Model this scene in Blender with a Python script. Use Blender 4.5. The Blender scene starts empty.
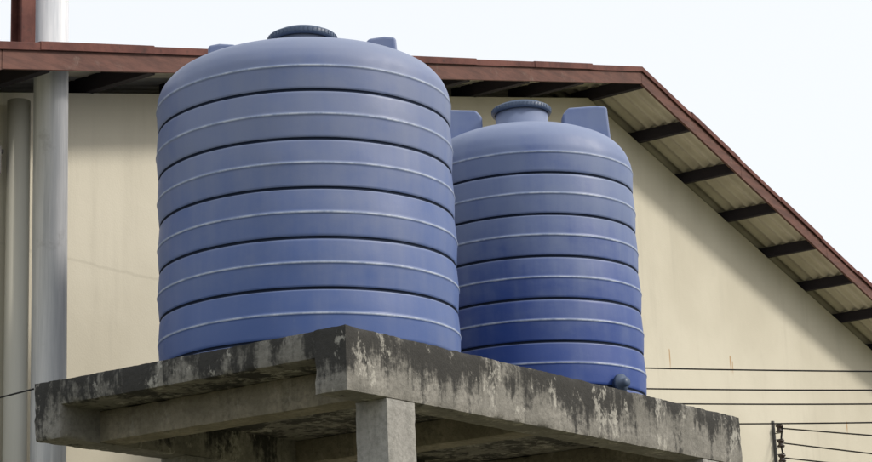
import bpy, bmesh, math, random
from mathutils import Vector, Matrix, Euler, noise as mnoise
random.seed(4)
EYE=1.6
PHI=math.radians(55.5)
scene=bpy.context.scene
col=scene.collection

# ---------------------------------------------------------------- helpers
def new_obj(name, mesh, parent=None, mats=()):
    o=bpy.data.objects.new(name,mesh); col.objects.link(o)
    for m in mats: mesh.materials.append(m)
    if parent: o.parent=parent
    return o
def empty(name, loc, rot=0):
    e=bpy.data.objects.new(name,None); col.objects.link(e)
    e.location=loc; e.rotation_euler=(0,0,rot); return e
def box(name,x0,x1,y0,y1,z0,z1,parent,mat,bev=0.0,slope=0.0,rough=0,seg=2):
    """box; slope: z changes by slope*x; rough: worn, uneven surface amplitude in metres"""
    bm=bmesh.new()
    if rough:
        st=.035
        nx,ny,nz=[max(1,int(round(d/st))) for d in (x1-x0,y1-y0,z1-z0)]
        P={}
        def V(i,j,k):
            if (i,j,k) not in P:
                P[i,j,k]=bm.verts.new((x0+(x1-x0)*i/nx,y0+(y1-y0)*j/ny,z0+(z1-z0)*k/nz))
            return P[i,j,k]
        for i in range(nx):
            for j in range(ny):
                for k in (0,nz): bm.faces.new((V(i,j,k),V(i+1,j,k),V(i+1,j+1,k),V(i,j+1,k)))
        for i in range(nx):
            for k in range(nz):
                for j in (0,ny): bm.faces.new((V(i,j,k),V(i+1,j,k),V(i+1,j,k+1),V(i,j,k+1)))
        for j in range(ny):
            for k in range(nz):
                for i in (0,nx): bm.faces.new((V(i,j,k),V(i,j+1,k),V(i,j+1,k+1),V(i,j,k+1)))
        bmesh.ops.recalc_face_normals(bm,faces=bm.faces)
        for (i,j,k),v in P.items():
            e=(i in(0,nx))+(j in (0,ny))+(k in (0,nz))
            c=v.co.copy()
            n1=mnoise.noise(c*2.3)*.5+mnoise.noise(c*9)*.35+mnoise.noise(c*23)*.3
            s=-abs(n1)*rough*(1.0 if e<2 else 1.6)-(.006 if e>=2 else 0)
            d=Vector(((-1 if i==0 else 1 if i==nx else 0),(-1 if j==0 else 1 if j==ny else 0),(-1 if k==0 else 1 if k==nz else 0)))
            v.co+=d*s
        for f in bm.faces: f.smooth=True
    else:
        vs=[bm.verts.new((x,y,z+slope*x)) for x in (x0,x1) for y in (y0,y1) for z in (z0,z1)]
        for f in ((0,1,3,2),(4,6,7,5),(0,4,5,1),(2,3,7,6),(0,2,6,4),(1,5,7,3)):
            bm.faces.new([vs[i] for i in f])
        bmesh.ops.recalc_face_normals(bm,faces=bm.faces)
    me=bpy.data.meshes.new(name); bm.to_mesh(me); bm.free()
    if rough:
        me.set_sharp_from_angle(angle=math.radians(50))
    o=new_obj(name,me,parent,[mat])
    if bev and not rough:
        m=o.modifiers.new("bevel",'BEVEL'); m.width=bev; m.segments=seg; m.limit_method='ANGLE'
    return o
def lathe(name,prof,parent,mats,n=160,loc=(0,0,0),smooth=True):
    bm=bmesh.new(); rings=[]
    for r,z,_ in prof:
        if r<1e-5: rings.append([bm.verts.new((0,0,z))])
        else: rings.append([bm.verts.new((r*math.cos(2*math.pi*i/n),r*math.sin(2*math.pi*i/n),z)) for i in range(n)])
    for k in range(len(prof)-1):
        a,b=rings[k],rings[k+1]
        for i in range(n):
            j=(i+1)%n
            if len(a)==1 and len(b)==1: continue
            if len(a)==1: f=bm.faces.new((a[0],b[j],b[i]))
            elif len(b)==1: f=bm.faces.new((a[i],a[j],b[0]))
            else: f=bm.faces.new((a[i],a[j],b[j],b[i]))
            f.material_index=prof[k][2]; f.smooth=smooth
    bmesh.ops.recalc_face_normals(bm,faces=bm.faces)
    me=bpy.data.meshes.new(name); bm.to_mesh(me); bm.free()
    o=new_obj(name,me,parent,mats); o.location=loc
    return o
def tube(name,pts,r,parent,mat,res=8):
    cu=bpy.data.curves.new(name,'CURVE'); cu.dimensions='3D'; cu.bevel_depth=r; cu.bevel_resolution=res//4
    sp=cu.splines.new('POLY'); sp.points.add(len(pts)-1)
    for p,q in zip(sp.points,pts): p.co=(*q,1)
    cu.materials.append(mat); cu.use_fill_caps=True
    o=bpy.data.objects.new(name,cu); col.objects.link(o); o.parent=parent; return o

class M:
    def __init__(s,name,rough=0.8,spec=0.3):
        s.m=bpy.data.materials.new(name); s.m.use_nodes=True
        s.t=s.m.node_tree; s.n=s.t.nodes; s.l=s.t.links
        s.b=s.n['Principled BSDF']; s.b.inputs['Roughness'].default_value=rough
        s.b.inputs['Specular IOR Level'].default_value=spec
        s.tc=s.n.new('ShaderNodeTexCoord')
    def mapping(s,scale=(1,1,1),loc=(0,0,0)):
        mp=s.n.new('ShaderNodeMapping'); mp.inputs['Scale'].default_value=scale; mp.inputs['Location'].default_value=loc
        s.l.new(s.tc.outputs['Object'],mp.inputs['Vector']); return mp.outputs[0]
    def noise(s,sc,detail=5,rough=.6,vec=None,scale3=(1,1,1),loc=(0,0,0)):
        n=s.n.new('ShaderNodeTexNoise'); n.inputs['Scale'].default_value=sc
        n.inputs['Detail'].default_value=min(detail,5); n.inputs['Roughness'].default_value=rough
        s.l.new(s.mapping(scale3,loc),n.inputs['Vector']); return n.outputs['Fac']
    def ramp(s,f,lo,hi,a=0,b=1):
        r=s.n.new('ShaderNodeMapRange'); r.interpolation_type='SMOOTHSTEP'
        r.inputs[1].default_value=lo; r.inputs[2].default_value=hi; r.inputs[3].default_value=a; r.inputs[4].default_value=b
        s.l.new(f,r.inputs[0]); return r.outputs[0]
    def math(s,op,a,b=None,c=None):
        m=s.n.new('ShaderNodeMath'); m.operation=op
        for i,x in enumerate((a,b,c)):
            if x is None: continue
            if isinstance(x,(int,float)): m.inputs[i].default_value=x
            else: s.l.new(x,m.inputs[i])
        return m.outputs[0]
    def mix(s,f,a,b):
        m=s.n.new('ShaderNodeMix'); m.data_type='RGBA'
        if isinstance(f,(int,float)): m.inputs[0].default_value=f
        else: s.l.new(f,m.inputs[0])
        for i,x in ((6,a),(7,b)):
            if isinstance(x,tuple): m.inputs[i].default_value=(*x,1)
            else: s.l.new(x,m.inputs[i])
        return m.outputs[2]
    def sep(s,geo=False):
        x=s.n.new('ShaderNodeSeparateXYZ')
        if geo:
            g=s.n.new('ShaderNodeNewGeometry'); s.l.new(g.outputs['Normal'],x.inputs[0])
        else: s.l.new(s.tc.outputs['Object'],x.inputs[0])
        return x.outputs
    def color(s,c):
        if isinstance(c,tuple): s.b.inputs['Base Color'].default_value=(*c,1)
        else: s.l.new(c,s.b.inputs['Base Color'])
    def bump(s,h,strength=.3,dist=.01):
        b=s.n.new('ShaderNodeBump'); b.inputs['Strength'].default_value=strength; b.inputs['Distance'].default_value=dist
        s.l.new(h,b.inputs['Height']); s.l.new(b.outputs[0],s.b.inputs['Normal'])

# ---------------------------------------------------------------- materials
def mat_tank(name,deep,pale,dust,lo,hi=2.2):
    m=M(name,.5,.4)
    big=m.noise(1.3,5,.55)
    streak=m.noise(1.0,5,.6,scale3=(6,6,.7))
    fine=m.noise(22,5,.7); grit=m.noise(60,4,.7)
    blot=m.noise(3.2,5,.6,scale3=(1,1,1.8))
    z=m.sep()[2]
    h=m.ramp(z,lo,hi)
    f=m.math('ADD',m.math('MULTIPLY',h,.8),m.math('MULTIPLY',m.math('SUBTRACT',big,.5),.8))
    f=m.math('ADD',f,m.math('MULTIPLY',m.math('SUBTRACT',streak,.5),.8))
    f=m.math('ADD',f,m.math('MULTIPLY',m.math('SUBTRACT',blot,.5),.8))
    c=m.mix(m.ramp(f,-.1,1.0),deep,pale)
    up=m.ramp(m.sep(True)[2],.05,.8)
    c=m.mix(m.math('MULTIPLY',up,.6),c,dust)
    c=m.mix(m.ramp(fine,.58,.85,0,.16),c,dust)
    m.color(c)
    rr=m.ramp(blot,.3,.7,.42,.62); m.l.new(rr,m.b.inputs['Roughness'])
    m.bump(m.math('ADD',big,m.math('MULTIPLY',grit,.06)),.25,.02)
    return m.m
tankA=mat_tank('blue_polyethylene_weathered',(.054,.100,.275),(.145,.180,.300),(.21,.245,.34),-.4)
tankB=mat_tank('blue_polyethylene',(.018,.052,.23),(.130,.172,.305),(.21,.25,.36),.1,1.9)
m=M('rib_highlight_blue',.5,.35); s_=m.noise(1.0,5,.7,scale3=(9,9,2)); m.color(m.mix(m.ramp(s_,.3,.7),(.15,.20,.33),(.36,.41,.51))); ribM=m.m  # paler blue: highlight lines along the rib beads, painted into their colour
m=M('groove_dark_blue',.8,.1); m.color((.010,.016,.035)); grooveM=m.m  # flat near-black blue on the groove faces
m=M('dark_blue_lid',.45,.4); nn=m.noise(12); m.color(m.mix(nn,(.03,.055,.11),(.08,.11,.17))); lidM=m.m

def mat_concrete(name,zt,zb,dark,lite,stain,amount,pale=.5):
    m=M(name,.9,.15)
    z=m.sep()[2]
    big=m.noise(2.2,5,.7); fine=m.noise(25,5,.7); st=m.noise(1,5,.7,scale3=(6,6,.9)); grit=m.noise(70,4,.7)
    c=m.mix(m.ramp(big,.35,.68),dark,lite)
    c=m.mix(m.ramp(fine,.35,.8,0,.6),c,tuple(x*.5 for x in dark))
    h=m.ramp(z,zb,zt,0,1)
    f=m.math('ADD',m.math('MULTIPLY',h,.62),m.math('MULTIPLY',m.math('SUBTRACT',st,.5),2.4))
    f=m.math('ADD',f,m.math('MULTIPLY',m.math('SUBTRACT',big,.5),2.2))
    f=m.math('ADD',f,m.math('MULTIPLY',m.math('SUBTRACT',fine,.5),.7))
    c=m.mix(m.math('MULTIPLY',m.ramp(f,.10,.6),amount),c,stain)
    pat=m.noise(3.7,5,.8,loc=(5,3,9),scale3=(1.2,1.2,.8))
    c=m.mix(m.ramp(pat,.56,.64,0,pale),c,(.44,.43,.39))
    c=m.mix(m.ramp(grit,.6,.8,0,.4),c,(.03,.03,.03))
    m.color(c)
    m.bump(m.math('ADD',m.math('ADD',big,m.math('MULTIPLY',fine,.6)),m.math('MULTIPLY',grit,.3)),.7,.018)
    return m.m
concA=mat_concrete('stained_concrete',3.99,3.55,(.17,.165,.15),(.30,.29,.265),(.026,.026,.026),.92,.6)
concB=mat_concrete('soffit_concrete',4.3,3.5,(.18,.165,.13),(.28,.255,.205),(.07,.066,.055),.4,.2)
concC=mat_concrete('column_concrete',4.6,2.5,(.27,.265,.25),(.36,.355,.335),(.12,.12,.11),.35,.2)

# wall plaster (local x along the gable, z height)
m=M('cream_plaster',.92,.1)
sx=m.sep(); X,Z=sx[0],sx[2]
big=m.noise(.45,5,.6); mid=m.noise(3,5,.65); st=m.noise(1,5,.65,scale3=(3.5,1,.35)); fine=m.noise(60,4,.6)
c=m.mix(m.ramp(big,.3,.7),(.47,.445,.37),(.54,.515,.435))
c=m.mix(m.ramp(st,.5,.8,0,.35),c,(.36,.34,.285))
c=m.mix(m.ramp(mid,.55,.8,0,.2),c,(.39,.37,.315))
wob=m.math('MULTIPLY',m.math('SUBTRACT',mid,.5),.08)
ln=m.math('ABSOLUTE',m.math('ADD',m.math('SUBTRACT',Z,5.31),wob))
lm=m.math('MULTIPLY',m.ramp(ln,.003,.02,1,0),m.ramp(X,-6.5,-5.5,.2,0))
c=m.mix(lm,c,(.25,.235,.19))
for (x0,z1,w,l) in ((1.535,5.93,.014,.3),(3.14,6.06,.022,.25),(3.19,6.0,.012,.2),(6.6,5.6,.02,.2)):
    dx=m.math('ABSOLUTE',m.math('SUBTRACT',m.math('ADD',X,m.math('MULTIPLY',wob,.3)),x0))
    a=m.math('MULTIPLY',m.ramp(dx,w*.2,w*1.5,1,0),m.math('MULTIPLY',m.ramp(Z,z1-l,z1-l*.3,0,.75),m.ramp(Z,z1,z1+.02,1,0)))
    c=m.mix(a,c,(.32,.17,.05))
m.color(c); m.bump(m.math('ADD',mid,m.math('MULTIPLY',fine,.5)),.35,.01); wallM=m.m

m=M('painted_wood_brown',.7,.25)
g=m.noise(3,5,.7,scale3=(1,6,6)); p=m.noise(5,5,.7)
c=m.mix(m.ramp(g,.3,.7),(.075,.036,.030),(.13,.060,.047)); c=m.mix(m.ramp(p,.55,.75,0,.7),c,(.18,.14,.12)); m.color(c); m.bump(g,.4,.006); fasciaM=m.m
m=M('rusty_red_flashing',.75,.25)
g=m.noise(2.5,5,.7); p=m.noise(14,5,.7)
c=m.mix(m.ramp(g,.35,.65),(.075,.026,.022),(.13,.05,.04)); c=m.mix(m.ramp(p,.52,.75,0,.8),c,(.035,.02,.018)); m.color(c); m.bump(p,.3,.005); flashM=m.m
m=M('dark_stained_timber',.75,.2); g=m.noise(4,5,.7,scale3=(5,1,5)); m.color(m.mix(g,(.018,.016,.024),(.042,.036,.044))); m.bump(g,.3,.005); purM=m.m
m=M('fibre_cement_underside',.9,.1); g=m.noise(1.5,5,.7); p=m.noise(9,5,.7); c=m.mix(m.ramp(g,.3,.7),(.54,.50,.43),(.66,.62,.54)); c=m.mix(m.ramp(p,.55,.8,0,.4),c,(.32,.27,.22)); m.color(c); soffM=m.m
m=M('fibre_cement_roof_top',.85,.15); g=m.noise(1.2,5,.7); m.color(m.mix(g,(.15,.08,.065),(.24,.17,.15))); roofM=m.m
m=M('painted_steel_pipe',.5,.35)
st=m.noise(1,5,.7,scale3=(14,14,.6)); p=m.noise(3,5,.7); c=m.mix(m.ramp(st,.3,.7),(.42,.44,.48),(.64,.65,.68)); c=m.mix(m.ramp(p,.58,.75,0,.5),c,(.30,.30,.31)); m.color(c); m.bump(st,.2,.005); pipeM=m.m
m=M('cream_painted_pvc',.6,.3); st=m.noise(1,5,.7,scale3=(14,14,.6)); m.color(m.mix(st,(.40,.395,.35),(.52,.51,.455))); pipe2M=m.m
m=M('black_cable',.6,.3); m.color((.012,.012,.014)); cabM=m.m
m=M('brown_porcelain',.25,.5); m.color((.03,.018,.014)); porM=m.m
m=M('galvanised_dark_steel',.6,.4); g=m.noise(20); m.color(m.mix(g,(.05,.05,.052),(.12,.115,.11))); stM=m.m
m=M('utility_pole_concrete',.9,.2); g=m.noise(8); m.color(m.mix(g,(.28,.27,.25),(.4,.39,.36))); poleM=m.m
m=M('dirt_and_grass',.95,.1); g=m.noise(.6,5,.7); p=m.noise(9,5,.7)
c=m.mix(m.ramp(g,.4,.6),(.22,.18,.13),(.07,.10,.04)); c=m.mix(m.ramp(p,.5,.8,0,.5),c,(.12,.10,.07)); m.color(c); m.bump(p,.6,.05); grM=m.m

# ---------------------------------------------------------------- ground
bm=bmesh.new(); bmesh.ops.create_grid(bm,x_segments=40,y_segments=40,size=1500)
me=bpy.data.meshes.new('ground'); bm.to_mesh(me); bm.free(); new_obj('ground',me,None,[grM])

# ---------------------------------------------------------------- building
B=empty('gable_building',(2.396,21.0,0),PHI)
APEX=8.88; SL=.245; HW=10.6; OV=.70; LEN=18.0; IN=.55
def wall_z(x): return APEX-.20-SL*abs(x)
bm=bmesh.new()
prof=[(-HW+IN,0),(HW-IN,0),(HW-IN,wall_z(HW-IN)),(0,wall_z(0)),(-HW+IN,wall_z(HW-IN))]
f=[bm.verts.new((x,OV,z)) for x,z in prof]; b=[bm.verts.new((x,OV+LEN,z)) for x,z in prof]
bm.faces.new(f); bm.faces.new(b[::-1])
for i in (0,1,4):
    j=(i+1)%5; bm.faces.new((f[i],b[i],b[j],f[j]))
bmesh.ops.recalc_face_normals(bm,faces=bm.faces)
me=bpy.data.meshes.new('walls'); bm.to_mesh(me); bm.free(); new_obj('walls',me,B,[wallM])
def roof(sign,name):
    bm=bmesh.new(); Y0=.03; Y1=OV+LEN+.6; n=int((Y1-Y0)/.0243)
    xs=[0,1.8,3.6,5.4,7.2,9,HW+.15]
    def surf(off,mi,flip):
        rows=[]
        for x in xs:
            rows.append([bm.verts.new((sign*x,Y0+(Y1-Y0)*i/n,APEX-.03-SL*x+off+.022*math.sin(2*math.pi*(Y0+(Y1-Y0)*i/n)/.146))) for i in range(n+1)])
        for r in range(len(xs)-1):
            for i in range(n):
                q=(rows[r][i],rows[r+1][i],rows[r+1][i+1],rows[r][i+1])
                fc=bm.faces.new(q if flip else q[::-1]); fc.material_index=mi; fc.smooth=True
    surf(0,0,sign<0); surf(-.012,1,sign>0)
    me=bpy.data.meshes.new(name); bm.to_mesh(me); bm.free(); new_obj(name,me,B,[roofM,soffM])
roof(1,'roof_slope_right'); roof(-1,'roof_slope_left')
for sg in (1,-1):
    a,b_=(0,.32) if sg>0 else (-.32,0)
    box('ridge_cap',a,b_,.0,OV+LEN+.6,APEX+.005,APEX+.017,B,flashM,0,-SL*sg)
for sg in (1,-1):
    x=0.0; k=0
    while x<HW+.15:
        L=min(2.4,HW+.15-x); a,b_=(x,x+L) if sg>0 else (-(x+L),-x)
        dz=random.uniform(-.006,.006)
        box('barge_board',a+.002,b_-.002,-.012,.016,APEX-.195+dz,APEX-.035+dz,B,fasciaM,.003,-SL*sg)
        x+=L
    x=0.0
    while x<HW+.15:
        L=min(1.15,HW+.15-x); a,b_=(x,x+L+.05) if sg>0 else (-(x+L+.05),-x)
        dz=.006*(k%2); k+=1; tl=random.uniform(-.006,.012)
        box('barge_flashing',a,b_,-.028-dz,.17,APEX-.005+dz+tl,APEX+.012+dz+tl,B,flashM,.002,-SL*sg)
        box('barge_flashing_lip',a,b_,-.034-dz,-.022-dz,APEX-.050+tl,APEX+.008+dz+tl,B,flashM,.002,-SL*sg)
        x+=L
pr=[.07]+[1.15+1.12*i for i in range(9)]; pl=[-1.3-1.12*i for i in range(9)]
for x in pr+pl:
    zt=APEX-.062-SL*abs(x)
    box('purlin',x-.035,x+.035,.018,OV+.25,zt-.135,zt,B,purM,.004)
box('eave_fascia',HW+.13,HW+.15,.02,OV+LEN+.6,APEX-.2-SL*HW,APEX-.06-SL*HW,B,fasciaM)
box('eave_fascia',-HW-.15,-HW-.13,.02,OV+LEN+.6,APEX-.2-SL*HW,APEX-.06-SL*HW,B,fasciaM)

D=empty('vent_pipe',(-2.86,13.96,0),PHI)
lathe('pipe',[(0.129,0,0),(.129,3.1,0),(.129,6.66,0),(.14,6.665,0),(.14,6.78,0),(.129,6.785,0),(.129,9.2,0),(0,9.2,0)],D,[pipeM],48)
D=empty('rainwater_downpipe',(-3.11,14.0,0),PHI)
lathe('pipe',[(.088,0,0),(.088,6.4,0),(0,6.4,0)],D,[pipe2M],40)
box('clamp_arm',-.2,-.1,.05,.12,5.98,6.01,D,stM); box('clamp_arm',-.19,-.17,.0,.12,5.8,6.01,D,stM)
D=empty('rusty_roof_post',(-3.04,13.79,0),PHI)
box('flange_near',-.07,.07,-.06,-.045,6.62,8.8,D,flashM,.002)
box('flange_far',-.07,.07,.045,.06,6.62,8.8,D,flashM,.002)
box('web',-.008,.008,-.045,.045,6.62,8.8,D,flashM)

# ---------------------------------------------------------------- platform
P=empty('concrete_tank_platform',(-.555,11.2,0),PHI)
T=2.384+EYE; PL=5.14; PW=2.60; BW=.25; BD=.40
box('edge_beam_near',0,PL,0,BW,T-BD,T,P,concA,rough=.012)
box('edge_beam_far',0,PL,PW-BW,PW,T-BD,T,P,concA,rough=.012)
box('slab',.004,PL-.004,BW-.02,PW-BW+.02,T-.18,T-.003,P,concA,rough=.010)
for x in (.36,PL-.36-BW):
    box('cross_beam',x,x+BW,BW-.02,PW-BW+.02,T-.39,T-.175,P,concB,rough=.008)
box('cross_beam',2.42,2.42+BW,BW-.02,PW-BW+.02,T-.36,T-.175,P,concB,rough=.008)
for x,y in ((.39,.004),(PL-.69,.004),(1.2,PW-.254),(PL-1.2,PW-.254)):
    box('column',x,x+.3,y,y+.25,0,T-BD+.01,P,concC,rough=.006)
    box('footing',x-.25,x+.55,y-.25,y+.5,-.3,.12,P,concC,.02)

# ---------------------------------------------------------------- tanks
def tank(name,loc,R,rings,dome,neck,lug,mat,rot,outlet=None):
    E=empty(name,loc,rot)
    sp=(rings[-1]-rings[0])/(len(rings)-1); half=sp/2
    grooves=[r+half for r in rings[:-1]]+[rings[0]-half]
    top=rings[-1]
    zs=set([0.0,.03])
    z=0.0
    while z<top+.02: zs.add(round(z,4)); z+=.02
    for g in grooves:
        for d in (-.03,-.018,-.010,-.005,0,.005,.010,.018,.03):
            if g+d>.02: zs.add(round(g+d,4))
    for g in rings:
        for d in (-.018,-.010,-.006,0,.006,.010,.018): zs.add(round(g+d,4))
    zs=sorted(zs)
    out=[(0,0,0),(R-.05,0,0)]
    for i,z in enumerate(zs):
        if z<.001: continue
        dg=min(abs(z-g) for g in grooves); dr=min(abs(z-g) for g in rings)
        r=R-.010*max(0,(1-min(dg,half)/half))**1.3
        if dg<.016: r-=.010*(1-dg/.016)
        if dr<.011: r+=.005*(1-(dr/.011)**2)
        if z<.05: r-=.02*(1-z/.05)
        zn=zs[min(i+1,len(zs)-1)]; mid=(z+zn)/2
        mi=0
        if min(abs(mid-g) for g in grooves)<.009: mi=2
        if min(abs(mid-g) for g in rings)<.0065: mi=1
        out.append((r,z,mi))
    last=out[-1][1]
    pts=[(R,last)]+[(R*a,b) for a,b in dome]
    for k in range(len(pts)-1):
        p0=pts[max(k-1,0)];p1=pts[k];p2=pts[k+1];p3=pts[min(k+2,len(pts)-1)]
        for s in range(1,7):
            t=s/6
            v=[.5*((2*p1[i])+(-p0[i]+p2[i])*t+(2*p0[i]-5*p1[i]+4*p2[i]-p3[i])*t*t+(-p0[i]+3*p1[i]-3*p2[i]+p3[i])*t**3) for i in (0,1)]
            out.append((v[0],v[1],0))
    nr,nz0,nz1=neck
    out+= [(nr+.015,out[-1][1]+.004,0),(nr,nz0+.01,0),(nr,nz1-.05,0),(0,nz1-.05,0)]
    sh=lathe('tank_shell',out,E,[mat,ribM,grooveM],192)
    for v in sh.data.vertices:     # slight out-of-roundness of a rotomoulded shell
        c=v.co; q=Vector((c.x*1.1,c.y*1.1,c.z*1.6))
        k=1+.006*mnoise.noise(q)+.003*mnoise.noise(q*3)
        v.co.x*=k; v.co.y*=k
    lp=[(nr+.005,nz1-.075,0),(nr+.025,nz1-.075,0),(nr+.03,nz1-.06,0),(nr+.03,nz1-.035,0),(nr+.02,nz1-.025,0),(nr*.92,nz1-.02,0),(nr*.88,nz1-.002,0),(nr*.6,nz1+.008,0),(0,nz1+.012,0)]
    lathe('screw_lid',lp,E,[lidM],96)
    n=48
    for i in range(n):
        a=2*math.pi*i/n
        g=box('lid_grip',nr+.026,nr+.033,-.005,.005,nz1-.060,nz1-.036,E,lidM); g.rotation_euler=(0,0,a)
    r0,r1,zt,zb,w=lug
    for i,a in enumerate((0,math.pi)):
        bm=bmesh.new()
        pr=[(r0,zt-.07),(r0+.05,zt-.012),(r1-.08,zt),(r1,zt-.012),(r1+.02,zb),(r0,zb)]
        A=[bm.verts.new((x,-w*(.8 if z>zb else 1),z)) for x,z in pr]; C=[bm.verts.new((x,w*(.8 if z>zb else 1),z)) for x,z in pr]
        bm.faces.new(A); bm.faces.new(C[::-1])
        for q in range(6): bm.faces.new((A[q],C[q],C[(q+1)%6],A[(q+1)%6]))
        bmesh.ops.recalc_face_normals(bm,faces=bm.faces)
        me=bpy.data.meshes.new('lifting_lug'); bm.to_mesh(me); bm.free()
        o=new_obj('lifting_lug',me,E,[mat]); o.rotation_euler=(0,0,a)
        bv=o.modifiers.new('b','BEVEL'); bv.width=.02; bv.segments=3
    if outlet is not None:
        o=lathe('outlet_fitting',[(.045,0,0),(.045,.05,0),(.07,.052,0),(.07,.08,0),(.035,.082,0),(.035,.13,0),(0,.13,0)],E,[lidM],32)
        o.rotation_euler=(math.radians(90),0,outlet+math.radians(90)-rot)
        o.location=Matrix.Rotation(outlet-rot,4,'Z')@Vector((R-.03,0,.17))
    return E
tank('water_tank',(-.883,12.97,T),1.022,[.234+.329*i for i in range(6)],
     [(.990,1.96),(.955,2.035),(.88,2.11),(.74,2.170),(.52,2.215),(.33,2.245),(.28,2.25)],(.215,2.25,2.475),
     (.42,.66,2.41,2.10,.085),tankA,math.radians(0))
tank('water_tank',(.745,15.30,T),.872,[.315+.332*i for i in range(6)],
     [(.990,2.05),(.95,2.14),(.86,2.23),(.71,2.30),(.52,2.355),(.33,2.40),(.28,2.41)],(.215,2.41,2.63),
     (.33,.70,2.60,2.20,.09),tankB,math.radians(3),outlet=math.radians(-48))

# ---------------------------------------------------------------- wires, rack, pole
def loc2w(s,t):
    return (2.396+math.cos(PHI)*s-math.sin(PHI)*t, 21.0+math.sin(PHI)*s+math.cos(PHI)*t)
POLE=(9.5,17.9)
UP=empty('utility_pole',(POLE[0],POLE[1],0),0)
lathe('pole_shaft',[(.16,0,0),(.11,7.5,0),(0,7.5,0)],UP,[poleM],24)
rack=empty('insulator_rack',(*loc2w(4.19,OV),0),PHI)
box('rack_bar',-.02,.02,-.03,-.001,4.62,5.36,rack,stM,.003)
W=empty('overhead_wires',(0,0,0))
def wire(p,q,sag,r=.009):
    pts=[]
    for i in range(41):
        t=i/40; pts.append((p[0]+(q[0]-p[0])*t,p[1]+(q[1]-p[1])*t,p[2]+(q[2]-p[2])*t-4*sag*t*(1-t)))
    tube('wire',pts,r,W,cabM)
rx,ry=loc2w(4.19,OV-.14)
for z,ze in ((3.65,1.95),(3.46,1.55),(3.27,1.50)):
    z+=EYE; ze+=EYE
    lathe('spool_insulator',[(0,z-.045,0),(.045,z-.045,0),(.05,z-.03,0),(.03,z-.012,0),(.03,z+.012,0),(.05,z+.03,0),(.045,z+.045,0),(0,z+.045,0)],rack,[porM],24,loc=(0,-.1,0))
    box('rack_arm',-.012,.012,-.14,-.03,z+.05,z+.058,rack,stM); box('rack_arm',-.012,.012,-.14,-.03,z-.058,z-.05,rack,stM)
    wire((rx,ry,z),(POLE[0]-.1,POLE[1],ze),.03)
    lathe('pole_insulator',[(0,ze-.05,0),(.05,ze-.05,0),(.03,ze,0),(.05,ze+.05,0),(0,ze+.05,0)],UP,[porM],16,loc=(-.17,0,0))
tube('drop_cable',[(rx,ry,5.28),(rx-.03,ry+.05,5.05),(rx+.02,ry+.06,4.7),(rx,ry+.08,4.0),(rx,ry+.08,2.5)],.012,W,cabM)
for p,ze in (((1.75,21.3,3.91),2.96),((1.731,21.27,3.67),2.83),((1.717,21.25,3.50),2.72),((2.351,22.17,3.385),2.61)):
    wire((p[0],p[1],p[2]+EYE),(POLE[0]-.1,POLE[1],ze+EYE),.06,.008)
    k=ze+EYE
    lathe('pole_insulator',[(0,k-.05,0),(.05,k-.05,0),(.03,k,0),(.05,k+.05,0),(0,k+.05,0)],UP,[porM],16,loc=(-.17,0,0))
# cable tied to the platform's far corner, running off to the left
wire((-2.70,12.70,3.95),(-8.2,14.4,3.35),.05,.006)

# ---------------------------------------------------------------- light
sun_el=math.radians(38); sd=Vector((.975,-.20,0)).normalized()
az=math.atan2(sd.x,sd.y)
sv=Vector((sd.x*math.cos(sun_el),sd.y*math.cos(sun_el),math.sin(sun_el)))
L=bpy.data.lights.new('sun','SUN'); L.energy=2.8; L.angle=math.radians(10); L.color=(1,.93,.82)
lo=bpy.data.objects.new('sun',L); col.objects.link(lo); lo.rotation_euler=sv.to_track_quat('Z','Y').to_euler(); lo.location=(20,0,30)
w=bpy.data.worlds.new('World'); scene.world=w; w.use_nodes=True
nt=w.node_tree; bg=nt.nodes['Background']; sk=nt.nodes.new('ShaderNodeTexSky'); sk.sky_type='NISHITA'; sk.sun_disc=False
sk.sun_elevation=sun_el; sk.sun_rotation=az; sk.air_density=1.0; sk.dust_density=6.0; sk.ozone_density=1.0
hz=nt.nodes.new('ShaderNodeMix'); hz.data_type='RGBA'; hz.inputs[0].default_value=.72; hz.inputs[7].default_value=(9.4,9.6,9.8,1)   # bright haze over the blue
nt.links.new(sk.outputs[0],hz.inputs[6]); nt.links.new(hz.outputs[2],bg.inputs[0]); bg.inputs[1].default_value=.13

# ---------------------------------------------------------------- camera
cam=bpy.data.cameras.new('camera'); co=bpy.data.objects.new('camera',cam); col.objects.link(co)
cam.sensor_width=36; cam.lens=36*1950/872; cam.clip_end=5000
co.location=(0,0,EYE)
co.rotation_euler=(Matrix.Rotation(math.radians(90+14.6),3,'X')@Matrix.Rotation(math.radians(-2.5),3,'Z')).to_euler()
scene.camera=co
scene.view_settings.view_transform='Standard'; scene.view_settings.look='None'; scene.view_settings.exposure=0
